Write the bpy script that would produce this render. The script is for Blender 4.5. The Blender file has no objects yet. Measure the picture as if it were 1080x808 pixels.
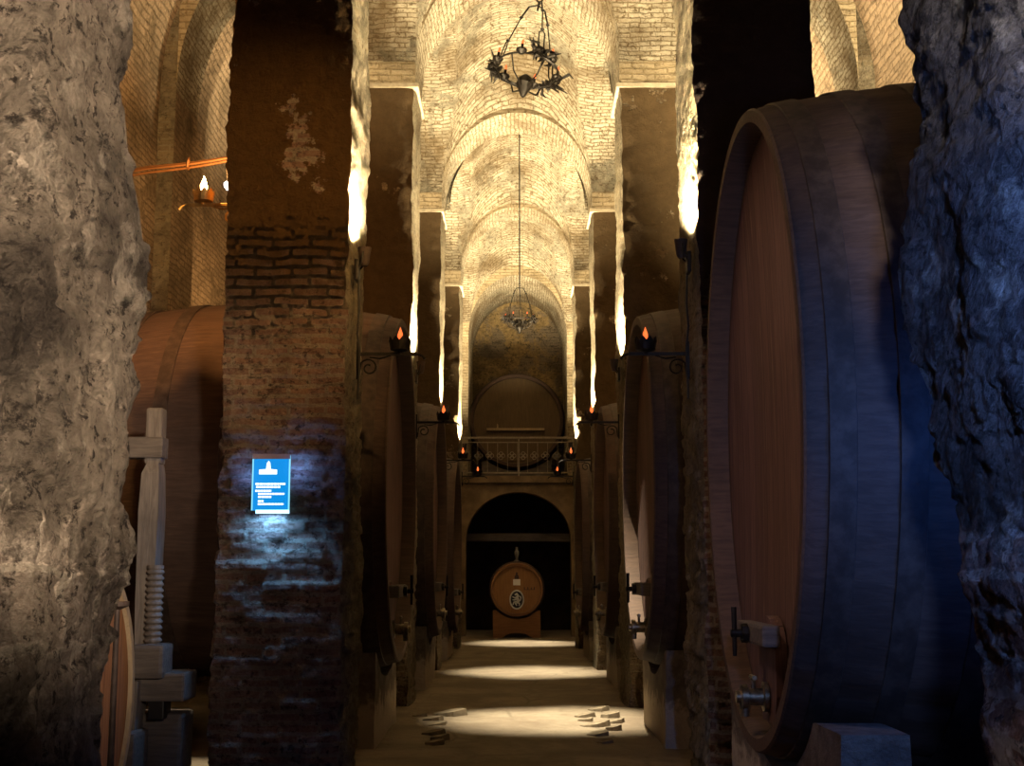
import bpy, math, random
import numpy as np
from mathutils import Vector, Matrix
random.seed(4)
SC = bpy.context.scene
COL = SC.collection
PI = math.pi
# ------------------------------------------------------------------ camera
F, CX, CY, CAMZ = 1350.0, 540.0, 404.0, 1.5
PITCH, YAW = math.radians(8.4), math.radians(0.25)
cam = bpy.data.cameras.new('camera'); camo = bpy.data.objects.new('camera', cam); COL.objects.link(camo)
cam.sensor_width = 36.0; cam.lens = F / 1080 * 36; cam.clip_end = 200; cam.clip_start = .05
camo.location = (0, 0, CAMZ); camo.rotation_euler = (PI / 2 + PITCH, 0, YAW)
SC.camera = camo
_R = camo.rotation_euler.to_matrix()
def P(px, py, Y):
    d = _R @ Vector(((px - CX) / F, (CY - py) / F, -1))
    return Vector((d.x / d.y * Y, Y, CAMZ + d.z / d.y * Y))
SC.view_settings.view_transform = 'Standard'; SC.view_settings.look = 'None'
SC.view_settings.gamma = 1; SC.view_settings.use_curve_mapping = False
SC.view_settings.exposure = 0.0
SC.cycles.max_bounces = 6; SC.cycles.diffuse_bounces = 4; SC.cycles.sample_clamp_indirect = 4
w = bpy.data.worlds.new('world'); SC.world = w; w.use_nodes = True
w.node_tree.nodes['Background'].inputs[0].default_value = (.55, .45, .55, 1)
w.node_tree.nodes['Background'].inputs[1].default_value = .010

# ------------------------------------------------------------------ numpy noise
def _h(ix, iy, iz):
    n = (ix * 374761393 + iy * 668265263 + iz * 2147483647 * 3 + iz * 1274126177) & 0xffffffff
    n = ((n ^ (n >> 13)) * 1274126177) & 0xffffffff
    n = (n ^ (n >> 16)) & 0xffffffff
    return n / 4294967295.0
def vnoise(p):
    p = np.asarray(p, float); i = np.floor(p).astype(np.int64); f = p - i; f = f * f * (3 - 2 * f)
    r = 0
    for dx in (0, 1):
        for dy in (0, 1):
            for dz in (0, 1):
                wgt = (f[..., 0] if dx else 1 - f[..., 0]) * (f[..., 1] if dy else 1 - f[..., 1]) * (f[..., 2] if dz else 1 - f[..., 2])
                r = r + wgt * _h(i[..., 0] + dx, i[..., 1] + dy, i[..., 2] + dz)
    return r * 2 - 1
def fbm(p, o=4):
    p = np.asarray(p, float); r = 0; a = 1; s = 0
    for k in range(o):
        r = r + a * vnoise(p * 2 ** k + 17.3 * k); s += a; a *= .5
    return r / s
def brickrnd(u, v, bw, bh):
    row = np.floor(v / bh).astype(np.int64); col = np.floor(u / bw + .5 * (row % 2 == 0)).astype(np.int64)
    return _h(row, col, row * 0 + 7) * 2 - 1

# ------------------------------------------------------------------ materials
class NT:
    def __init__(s, name):
        s.m = bpy.data.materials.new(name); s.m.use_nodes = True; s.t = s.m.node_tree; s.t.nodes.clear()
        s.out = s.n('ShaderNodeOutputMaterial'); s.b = s.n('ShaderNodeBsdfPrincipled')
        s.l(s.b.outputs[0], s.out.inputs[0])
    def n(s, t, **k):
        x = s.t.nodes.new(t)
        for a, v in k.items(): setattr(x, a, v)
        return x
    def l(s, a, b): s.t.links.new(a, b)
    def setin(s, sock, v):
        if hasattr(v, 'is_output'): s.l(v, sock)
        else: sock.default_value = v
    def coord(s, which='Object'):
        return s.n('ShaderNodeTexCoord').outputs[which]
    def mapping(s, vec, scale=(1, 1, 1), loc=(0, 0, 0), rot=(0, 0, 0)):
        m = s.n('ShaderNodeMapping'); s.l(vec, m.inputs[0])
        m.inputs['Scale'].default_value = scale; m.inputs['Location'].default_value = loc; m.inputs['Rotation'].default_value = rot
        return m.outputs[0]
    def noise(s, vec, scale, detail=4, rough=.6, dist=0, out=0):
        x = s.n('ShaderNodeTexNoise'); s.l(vec, x.inputs['Vector'])
        x.inputs['Scale'].default_value = scale; x.inputs['Detail'].default_value = detail
        x.inputs['Roughness'].default_value = rough; x.inputs['Distortion'].default_value = dist
        return x.outputs[out]
    def ramp(s, fac, a, b, c0=0.0, c1=1.0):
        x = s.n('ShaderNodeMapRange'); s.l(fac, x.inputs[0]); x.interpolation_type = 'SMOOTHSTEP'
        x.inputs[1].default_value = a; x.inputs[2].default_value = b; x.inputs[3].default_value = c0; x.inputs[4].default_value = c1
        return x.outputs[0]
    def math(s, op, a, b=0.0, clamp=False):
        x = s.n('ShaderNodeMath', operation=op); x.use_clamp = clamp; s.setin(x.inputs[0], a); s.setin(x.inputs[1], b); return x.outputs[0]
    def mix(s, fac, a, b, mode='MIX'):
        x = s.n('ShaderNodeMix', data_type='RGBA', blend_type=mode)
        s.setin(x.inputs[0], fac)
        for i, v in ((6, a), (7, b)):
            if isinstance(v, tuple): v = (*v[:3], 1)
            s.setin(x.inputs[i], v)
        return x.outputs[2]
    def bump(s, h, strength=.5, dist=.02, prev=None):
        x = s.n('ShaderNodeBump'); s.l(h, x.inputs['Height']); x.inputs['Strength'].default_value = strength; x.inputs['Distance'].default_value = dist
        if prev is not None: s.l(prev, x.inputs['Normal'])
        return x.outputs[0]
    def fin(s, col, rough=.9, normal=None, spec=.2, metal=0.0):
        s.setin(s.b.inputs['Base Color'], (*col[:3], 1) if isinstance(col, tuple) else col)
        s.setin(s.b.inputs['Roughness'], rough)
        s.b.inputs['Specular IOR Level'].default_value = spec; s.b.inputs['Metallic'].default_value = metal
        if normal is not None: s.l(normal, s.b.inputs['Normal'])
        return s.m

def masonry(name, c1, c2, mortar, bw=.28, bh=.075, ms=.012, plaster=None, pl_scale=1.2, pl_t=.5, pl_zone=None,
            grime=(.02, .015, .012), gr_amt=.6, gr_scale=.9, soot=None, speck=.5, bumpk=.8, bdist=.02, warp=.02, seed=0.0, finebump=.5, pale=None, fdist=.04, pick=0.0):
    """brickwork with worn plaster, grime and soot; uv in metres"""
    t = NT(name); uv = t.coord('UV'); ob = t.mapping(t.coord('Object'), loc=(seed, seed * .7, seed * 1.3))
    wn = t.noise(ob, 3.0, 3, out=1)
    sub = t.n('ShaderNodeVectorMath', operation='SUBTRACT'); t.l(wn, sub.inputs[0]); sub.inputs[1].default_value = (.5, .5, .5)
    sc = t.n('ShaderNodeVectorMath', operation='SCALE'); t.l(sub.outputs[0], sc.inputs[0]); sc.inputs['Scale'].default_value = warp * 4
    ad = t.n('ShaderNodeVectorMath', operation='ADD'); t.l(uv, ad.inputs[0]); t.l(sc.outputs[0], ad.inputs[1])
    br = t.n('ShaderNodeTexBrick'); t.l(ad.outputs[0], br.inputs['Vector'])
    br.inputs['Color1'].default_value = (*c1, 1); br.inputs['Color2'].default_value = (*c2, 1); br.inputs['Mortar'].default_value = (*mortar, 1)
    br.inputs['Scale'].default_value = 1; br.inputs['Mortar Size'].default_value = ms; br.inputs['Mortar Smooth'].default_value = .35
    br.inputs['Brick Width'].default_value = bw; br.inputs['Row Height'].default_value = bh; br.inputs['Bias'].default_value = -.1
    col = br.outputs['Color']
    n_fine = t.noise(ob, 46, 6, .75); n_mid = t.noise(ob, 8, 9, .74); n_big = t.noise(ob, gr_scale, 5, .62, .4)
    col = t.mix(t.ramp(n_fine, .35, .7, .0, speck), col, t.mix(.5, col, (.6, .52, .42), 'SCREEN'))
    h = t.math('MULTIPLY', t.math('SUBTRACT', 1.0, br.outputs['Fac']), .7)
    if plaster is not None:
        pn = t.noise(t.mapping(ob, loc=(4.1, 2, 9)), pl_scale, 7, .68, .6)
        if pl_zone is not None:      # more plaster above / below a height
            z = t.n('ShaderNodeSeparateXYZ'); t.l(t.coord('Object'), z.inputs[0])
            pn = t.math('ADD', pn, t.ramp(z.outputs[2], pl_zone[0], pl_zone[1], -.25, .3))
        pm = t.ramp(pn, pl_t - .03, pl_t + .03)
        pc = t.mix(t.ramp(n_mid, .35, .7), tuple(x * .55 for x in plaster), plaster)
        col = t.mix(pm, col, pc)
        h = t.mix(pm, h, t.mix(.6, n_mid, (1, 1, 1)))
    col = t.mix(t.math('MULTIPLY', t.ramp(n_big, .42, .68), gr_amt), col, grime)
    pit = t.noise(t.mapping(ob, loc=(2, 6, 4)), 17, 8, .72)
    col = t.mix(t.math('MULTIPLY', t.ramp(pit, .54, .62), gr_amt), col, grime)
    dk = t.noise(t.mapping(ob, scale=(1, 1, 2.2)), 5.5, 9, .76, .2)
    col = t.mix(t.math('MULTIPLY', t.ramp(dk, .52, .66), gr_amt), col, grime)
    if pale is not None:
        pw = t.noise(t.mapping(ob, loc=(7, 1, 3)), 2.6, 7, .7)
        col = t.mix(t.ramp(pw, .55, .66, 0, pale[1]), col, pale[0])
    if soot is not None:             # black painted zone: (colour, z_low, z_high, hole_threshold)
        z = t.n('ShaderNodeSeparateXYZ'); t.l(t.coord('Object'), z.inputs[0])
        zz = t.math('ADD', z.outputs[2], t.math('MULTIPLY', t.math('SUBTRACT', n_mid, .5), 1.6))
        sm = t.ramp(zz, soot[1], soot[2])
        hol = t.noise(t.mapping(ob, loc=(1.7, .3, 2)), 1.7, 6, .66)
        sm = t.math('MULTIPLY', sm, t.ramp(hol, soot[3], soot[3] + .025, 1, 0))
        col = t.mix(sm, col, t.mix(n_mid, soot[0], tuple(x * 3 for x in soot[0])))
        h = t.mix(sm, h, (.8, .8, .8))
    nb = t.bump(h, bumpk, bdist)
    nb = t.bump(t.math('ADD', t.math('ADD', t.ramp(n_mid, .3, .7), t.math('MULTIPLY', n_fine, .5)), t.math('MULTIPLY', pit, -.5)), finebump, fdist, nb)
    if pick:
        pk = t.noise(t.mapping(t.mapping(ob, rot=(.7, .75, .4)), scale=(3, 3, 16)), 2.2, 5, .65)
        nb = t.bump(t.ramp(pk, .35, .65), pick, .10, nb)
    return t.fin(col, .93, nb, .12)

def wood(name, c1, c2, axis=0, plank=None, streak=None, rough=.75, bump=.3, pa=1, gap=.006, dirt=.5):
    t = NT(name); ob = t.coord('Object')
    s = [9, 9, 9]; s[axis] = .8
    g = t.noise(t.mapping(ob, scale=tuple(s)), 4, 6, .65, .5)
    big = t.noise(ob, 1.3, 5, .6)
    col = t.mix(t.ramp(g, .3, .7), c1, c2)
    h = g
    if plank:
        z = t.n('ShaderNodeSeparateXYZ'); t.l(ob, z.inputs[0])
        q = t.math('DIVIDE', z.outputs[pa], plank)
        fl = t.math('FLOOR', q); fr = t.math('SUBTRACT', q, fl)
        wn = t.n('ShaderNodeTexWhiteNoise', noise_dimensions='1D'); t.l(fl, wn.inputs['W'])
        col = t.mix(t.math('MULTIPLY', wn.outputs[0], .45), col, tuple(x * .45 for x in c1))
        e = t.math('ABSOLUTE', t.math('SUBTRACT', fr, .5))
        line = t.ramp(e, .5 - gap / plank, .5)
        col = t.mix(t.math('MULTIPLY', line, .75), col, tuple(x * .12 for x in c1))
        h = t.math('SUBTRACT', g, line)
    if streak:
        s2 = [30, 30, 30]; s2[axis] = .9
        st = t.noise(t.mapping(ob, scale=tuple(s2), loc=(3, 5, 1)), 1.0, 4, .7)
        col = t.mix(t.ramp(st, .58, .74, 0, streak[1]), col, streak[0])
    col = t.mix(t.ramp(big, .45, .75, 0, dirt), col, tuple(x * .25 for x in c1))
    return t.fin(col, rough, t.bump(h, bump, .012), .25)

def plain(name, c, rough=.6, metal=0.0, var=.5, spec=.4, scale=14, bump=.2):
    t = NT(name); n = t.noise(t.coord('Object'), scale, 5, .65)
    return t.fin(t.mix(t.ramp(n, .35, .7), tuple(x * (1 - var) for x in c), c), rough, t.bump(n, bump, .01), spec, metal)
def emit(name, c, s):
    t = NT(name); t.fin((.02, .02, .02)); t.b.inputs['Emission Color'].default_value = (*c, 1); t.b.inputs['Emission Strength'].default_value = s
    return t.m

M = {}
M['stone_left'] = masonry('rough_stone_left', (.34, .26, .19), (.22, .165, .125), (.44, .36, .27), bw=.42, bh=.25, ms=.018,
    plaster=(.54, .43, .32), pl_scale=1.6, pl_t=.46, pl_zone=(.9, 2.3), grime=(.04, .028, .02), gr_amt=.9, gr_scale=1.1, bumpk=1, bdist=.04, warp=.03, finebump=1.0, speck=.7, pale=((.74, .62, .48), .6), fdist=.10, pick=.35)
M['stone_right'] = masonry('rough_stone_right', (.30, .17, .14), (.22, .14, .13), (.55, .50, .47), bw=.30, bh=.135, ms=.022,
    plaster=(.30, .28, .29), pl_scale=1.5, pl_t=.50, pl_zone=(1.2, 2.0), grime=(.04, .04, .05), gr_amt=.8, gr_scale=1.2, bumpk=1, bdist=.05, warp=.03, finebump=1.0, speck=.6, seed=5.0, pale=((.74, .70, .65), .6), fdist=.12, pick=.5)
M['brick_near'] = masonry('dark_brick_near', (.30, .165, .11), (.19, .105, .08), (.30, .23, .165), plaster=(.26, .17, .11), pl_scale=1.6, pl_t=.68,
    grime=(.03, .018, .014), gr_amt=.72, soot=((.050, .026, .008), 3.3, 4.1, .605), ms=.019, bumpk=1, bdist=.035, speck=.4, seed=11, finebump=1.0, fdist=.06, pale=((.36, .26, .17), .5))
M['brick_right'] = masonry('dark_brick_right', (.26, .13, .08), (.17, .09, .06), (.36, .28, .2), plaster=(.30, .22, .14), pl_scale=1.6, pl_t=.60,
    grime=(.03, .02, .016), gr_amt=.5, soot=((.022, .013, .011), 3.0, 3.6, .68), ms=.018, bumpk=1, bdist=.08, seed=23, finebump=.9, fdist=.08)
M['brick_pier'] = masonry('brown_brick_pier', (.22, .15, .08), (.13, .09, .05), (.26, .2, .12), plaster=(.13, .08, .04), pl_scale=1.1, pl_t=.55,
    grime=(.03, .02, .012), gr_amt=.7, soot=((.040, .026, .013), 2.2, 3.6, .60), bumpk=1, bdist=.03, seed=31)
M['brick_up'] = masonry('pale_brick_upper', (.46, .37, .24), (.36, .28, .17), (.30, .23, .13), grime=(.06, .04, .02), gr_amt=.5, bumpk=1, bdist=.03, seed=3, speck=.4)
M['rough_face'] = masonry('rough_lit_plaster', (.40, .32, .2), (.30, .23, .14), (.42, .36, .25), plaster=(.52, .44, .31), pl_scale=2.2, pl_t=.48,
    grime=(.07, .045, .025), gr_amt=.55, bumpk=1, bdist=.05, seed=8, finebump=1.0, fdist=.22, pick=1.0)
M['vault'] = masonry('limewashed_vault_brick', (.60, .53, .40), (.44, .37, .26), (.22, .17, .10), bw=.27, bh=.07, ms=.011, plaster=(.60, .54, .41), pl_scale=1.0, pl_t=.56,
    grime=(.13, .085, .04), gr_amt=.85, gr_scale=.7, bumpk=1, bdist=.05, warp=.03, seed=2, finebump=.9, fdist=.05)
M['side'] = masonry('side_aisle_brick', (.42, .29, .18), (.30, .21, .13), (.22, .15, .09), plaster=(.38, .28, .18), pl_scale=1.0, pl_t=.60,
    grime=(.06, .04, .02), gr_amt=.5, bumpk=1, bdist=.04, seed=14)
M['endplaster'] = masonry('patchy_end_plaster', (.18, .13, .08), (.12, .09, .06), (.2, .15, .1), plaster=(.44, .31, .15), pl_scale=1.0, pl_t=.50,
    grime=(.05, .04, .025), gr_amt=.8, gr_scale=.6, bumpk=.7, seed=40)
M['endwall'] = plain('dull_plaster_end', (.23, .16, .09), .95, var=.45, spec=.1, scale=2.5, bump=.4)
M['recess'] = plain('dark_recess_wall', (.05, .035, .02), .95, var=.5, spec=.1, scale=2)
def floor_mat():
    t = NT('dusty_floor'); ob = t.coord('Object')
    a = t.noise(ob, 1.1, 6, .65, .4); b = t.noise(ob, 9, 6, .7); c = t.noise(ob, 60, 3, .7)
    col = t.mix(t.ramp(a, .35, .65), (.155, .118, .08), (.24, .195, .135))
    col = t.mix(t.ramp(b, .5, .72, 0, .6), col, (.12, .085, .055))
    v = t.n('ShaderNodeTexVoronoi', feature='DISTANCE_TO_EDGE'); t.l(t.mapping(ob, scale=(1, .8, 1)), v.inputs['Vector']); v.inputs['Scale'].default_value = .9
    cr = t.ramp(t.math('ADD', v.outputs['Distance'], t.math('MULTIPLY', t.math('SUBTRACT', b, .5), .1)), 0, .025, 1, 0)
    col = t.mix(t.math('MULTIPLY', cr, t.ramp(a, .45, .6, 0, .45)), col, (.06, .045, .03))
    h = t.math('ADD', t.math('MULTIPLY', b, 1.0), t.math('MULTIPLY', c, .25)); h = t.math('SUBTRACT', h, t.math('MULTIPLY', cr, .15))
    return t.fin(col, .85, t.bump(h, .7, .03), .25)
M['floor'] = floor_mat()
def saddle_mat():
    t = NT('saddle_stone'); ob = t.coord('Object'); z = t.n('ShaderNodeSeparateXYZ'); t.l(ob, z.inputs[0])
    n = t.noise(ob, 5, 6, .7); f = t.noise(ob, 30, 4, .7)
    zz = t.math('ADD', z.outputs[2], t.math('MULTIPLY', t.math('SUBTRACT', n, .5), .9))
    col = t.mix(t.ramp(n, .35, .65), (.10, .08, .065), (.20, .165, .13))
    col = t.mix(t.ramp(zz, .25, .45, .85, 0), col, (.52, .44, .34))
    return t.fin(col, .9, t.bump(t.math('ADD', n, t.math('MULTIPLY', f, .4)), .9, .04), .15)
M['saddle'] = saddle_mat()
M['staves'] = wood('dark_oak_staves', (.086, .053, .040), (.056, .034, .026), 0, streak=((.16, .10, .07), .4), dirt=.6)
M['chime'] = wood('worn_oak_rim', (.12, .072, .048), (.075, .046, .032), 0, dirt=.4)
M['head'] = wood('oak_head_boards', (.165, .092, .078), (.115, .064, .055), 2, plank=.17, streak=((.40, .29, .22), .6), dirt=.4, bump=.2)
M['hoop'] = plain('rusted_hoop_iron', (.085, .058, .046), .7, .3, .5, .3, 9)
M['iron'] = plain('black_iron', (.022, .017, .013), .5, .6, .4, .4)
M['brass'] = plain('aged_brass', (.42, .34, .22), .4, .9, .6, .5, 22)
M['chest'] = wood('chestnut_barrel', (.38, .19, .065), (.28, .13, .04), 2, plank=.12, dirt=.3, rough=.5)
M['cheststave'] = wood('chestnut_staves', (.26, .13, .05), (.19, .09, .035), 1, dirt=.3, rough=.55)
M['chestchock'] = wood('chestnut_chock', (.30, .15, .06), (.22, .10, .04), 0, dirt=.4)
M['balhead'] = wood('grey_brown_head', (.17, .115, .06), (.12, .08, .045), 2, plank=.2, dirt=.5)
M['grey_wood'] = wood('weathered_grey_wood', (.20, .17, .145), (.12, .10, .085), 2, dirt=.6, bump=.6, rough=.85)
M['grey_wood_h'] = wood('weathered_grey_wood_lying', (.15, .125, .105), (.09, .075, .065), 0, dirt=.6, bump=.6, rough=.85)
M['vat_rim'] = wood('pale_vat_rim', (.40, .30, .18), (.30, .22, .13), 2, dirt=.3)
M['vat_head'] = wood('orange_vat_head', (.36, .17, .07), (.26, .11, .045), 2, plank=.14, dirt=.3)
M['rubble'] = plain('dusty_rubble', (.27, .215, .145), .9, var=.5, spec=.15, scale=6, bump=.6)
M['white'] = plain('white_paper', (.85, .82, .76), .8, var=.08)
M['rail'] = plain('lit_rail_iron', (.36, .30, .22), .5, .3, .3)  # black iron coloured lighter to carry the light falling on the railing
M['black'] = plain('black_enamel', (.015, .014, .013), .4, var=.2)
M['silver'] = plain('silver_paint', (.75, .73, .68), .45, .3, .15)
M['cable'] = plain('dark_cable', (.03, .025, .02), .6)
M['tan_cable'] = plain('tan_cable', (.11, .05, .016), .6, var=.25)
M['plinth_white'] = plain('pale_moulding', (.45, .38, .27), .85, var=.3)
M['candle'] = plain('wax_candle', (.70, .58, .40), .6, var=.15)
M['gilt'] = plain('gilt_iron', (.55, .36, .12), .4, .7, .5)
M['flame_red'] = emit('small_red_flame', (1, .16, .035), 1.6)
M['flame'] = emit('bright_flame', (1, .62, .22), 40)
M['lens'] = emit('lit_lens', (1, .85, .5), 25)
M['lens_white'] = emit('white_lens', (1, .9, .8), 30)
M['acrylic'] = emit('blue_lit_acrylic', (.0, .30, .85), .95)
M['acrylic_edge'] = emit('lit_acrylic_edge', (.25, .75, .95), 1.1)
M['ink'] = emit('lit_engraving', (.85, .97, 1.0), 1.6)
M['led'] = emit('led_strip', (.35, .72, 1.0), 3)
M['glass'] = plain('grey_glass', (.30, .29, .26), .15, .2, .3, .6)

# ------------------------------------------------------------------ mesh helpers
class MB:
    def __init__(s): s.v = []; s.f = []; s.uv = []; s.mi = []
    def grid(s, pts, uvs=None, mi=0, flip=False, close_u=False):
        """pts [nu][nv] of xyz"""
        pts = np.asarray(pts, float); nu, nv = pts.shape[:2]; o = len(s.v)
        s.v.extend(map(tuple, pts.reshape(-1, 3)))
        if uvs is None: uvs = np.zeros((nu, nv, 2))
        uvs = np.asarray(uvs)
        for i in range(nu if close_u else nu - 1):
            i2 = (i + 1) % nu
            for j in range(nv - 1):
                q = [(i, j), (i2, j), (i2, j + 1), (i, j + 1)]
                if flip: q = q[::-1]
                s.f.append([o + a * nv + b for a, b in q]); s.uv.append([tuple(uvs[a, b]) for a, b in q]); s.mi.append(mi)
    def face(s, pts, mi=0):
        o = len(s.v); s.v.extend(tuple(p) for p in pts); s.f.append(list(range(o, o + len(pts))))
        s.uv.append([(p[0] + p[1], p[2]) for p in pts]); s.mi.append(mi)
    def box(s, x0, x1, y0, y1, z0, z1, mi=0, bev=0.0):
        b = bev
        if b <= 0:
            c = [(x, y, z) for z in (z0, z1) for y in (y0, y1) for x in (x0, x1)]
            for q in ((0, 2, 3, 1), (4, 5, 7, 6), (0, 1, 5, 4), (2, 6, 7, 3), (0, 4, 6, 2), (1, 3, 7, 5)): s.face([c[i] for i in q], mi)
            return
        import bmesh
        bm = bmesh.new(); bmesh.ops.create_cube(bm, size=1)
        for v in bm.verts:
            v.co = ((x0 + x1) / 2 + v.co.x * (x1 - x0), (y0 + y1) / 2 + v.co.y * (y1 - y0), (z0 + z1) / 2 + v.co.z * (z1 - z0))
        bmesh.ops.bevel(bm, geom=bm.edges[:], offset=b, segments=2, affect='EDGES', profile=.6)
        s.addbm(bm, mi)
    def addbm(s, bm, mi=0):
        o = len(s.v); bm.verts.index_update(); s.v.extend(tuple(v.co) for v in bm.verts)
        for f in bm.faces:
            s.f.append([o + v.index for v in f.verts]); s.uv.append([(v.co.x + v.co.y, v.co.z) for v in f.verts]); s.mi.append(mi)
        bm.free()
    def tube(s, path, r, n=8, mi=0, caps=True, closed=False):
        path = [Vector(p) for p in path]; m = len(path)
        rs = r if isinstance(r, (list, tuple)) else [r] * m
        rings = []; up = None
        for i, p in enumerate(path):
            a = path[(i - 1) % m] if (i > 0 or closed) else p; b = path[(i + 1) % m] if (i < m - 1 or closed) else p
            d = (b - a).normalized()
            if up is None: up = Vector((0, 0, 1)) if abs(d.z) < .9 else Vector((1, 0, 0))
            x = d.cross(up).normalized(); y = x.cross(d).normalized(); up = y
            rings.append([p + (x * math.cos(2 * PI * k / n) + y * math.sin(2 * PI * k / n)) * rs[i] for k in range(n)])
        if closed: rings.append(rings[0])
        pts = [[rg[k] for k in list(range(n)) + [0]] for rg in rings]
        s.grid([[tuple(q) for q in rg] for rg in pts], mi=mi)
        if caps and not closed:
            s.face(rings[0][::-1] if False else rings[0], mi); s.face(rings[-1][::-1], mi)
    def lathe(s, prof, n=24, axis='z', c=(0, 0, 0), sy=1.0, sz=1.0, mi=0, caps=True):
        """prof [(a, r)] along axis"""
        g = []
        for a, r in prof:
            row = []
            for k in range(n + 1):
                t = 2 * PI * (k % n) / n; u, v = r * math.cos(t), r * math.sin(t)
                if axis == 'z': q = (u, v, a)
                elif axis == 'x': q = (a, u * sy, v * sz)
                else: q = (u, a, v)
                row.append((q[0] + c[0], q[1] + c[1], q[2] + c[2]))
            g.append(row)
        s.grid(g, mi=mi)
        if caps:
            if prof[0][1] > 1e-6: s.face(g[0][:-1][::-1], mi)
            if prof[-1][1] > 1e-6: s.face(g[-1][:-1], mi)
    def prism(s, poly, y0, y1, mi=0, axis='y'):
        """poly [(x,z)] extruded along y (or (y,z) along x)"""
        def mk(a, b, c): return (a, c, b) if axis == 'y' else (c, a, b)
        n = len(poly)
        A = [mk(a, b, y0) for a, b in poly]; B = [mk(a, b, y1) for a, b in poly]
        s.face(A, mi); s.face(B[::-1], mi)
        for i in range(n): s.face([A[i], B[i], B[(i + 1) % n], A[(i + 1) % n]], mi)
    def build(s, name, mats, parent=None, smooth=False, fix=True, angle=None):
        me = bpy.data.meshes.new(name); me.from_pydata(s.v, [], s.f)
        uvl = me.uv_layers.new(name='UVMap'); flat = np.array([c for f in s.uv for c in f], dtype=np.float32).ravel()
        uvl.data.foreach_set('uv', flat)
        mats = mats if isinstance(mats, (list, tuple)) else [mats]
        for m in mats: me.materials.append(m)
        if len(mats) > 1: me.polygons.foreach_set('material_index', s.mi)
        if smooth: me.polygons.foreach_set('use_smooth', [True] * len(me.polygons))
        if fix:
            import bmesh
            bm = bmesh.new(); bm.from_mesh(me); bmesh.ops.remove_doubles(bm, verts=bm.verts, dist=1e-5); bmesh.ops.recalc_face_normals(bm, faces=bm.faces)
            if smooth:
                for e in bm.edges:
                    if len(e.link_faces) == 2 and e.calc_face_angle(0) > (angle or math.radians(40)): e.smooth = False
            bm.to_mesh(me); bm.free()
        me.update()
        o = bpy.data.objects.new(name, me); COL.objects.link(o)
        if parent is not None: o.parent = parent
        return o
def tag(o, label=None, cat=None, group=None, kind=None):
    if label: o['label'] = label
    if cat: o['category'] = cat
    if group: o['group'] = group
    if kind: o['kind'] = kind
    return o
def empty(name, loc, label, cat, group=None, rz=0.0):
    o = bpy.data.objects.new(name, None); COL.objects.link(o); o.location = loc; o.rotation_euler = (0, 0, rz); o.empty_display_size = .1
    return tag(o, label, cat, group)
def structure(o, label=None): return tag(o, label, kind='structure')
def kids(o): return [c for c in bpy.data.objects if c.parent == o]
def copy_tree(o, parent=None):
    c = o.copy(); COL.objects.link(c)
    if parent is not None: c.parent = parent; c.matrix_parent_inverse = o.matrix_parent_inverse
    for k in kids(o): copy_tree(k, c)
    return c
def light(kind, loc, col, energy, target=None, size=.05, angle=60, blend=.5, name='light'):
    l = bpy.data.lights.new(name, kind); l.color = col; l.energy = energy
    if kind == 'AREA': l.size = size
    else: l.shadow_soft_size = size
    if kind == 'SPOT': l.spot_size = math.radians(angle); l.spot_blend = blend
    o = bpy.data.objects.new(name, l); COL.objects.link(o); o.location = loc
    if target is not None:
        o.rotation_euler = (Vector(target) - Vector(loc)).to_track_quat('-Z', 'Y').to_euler()
    return o

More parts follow.
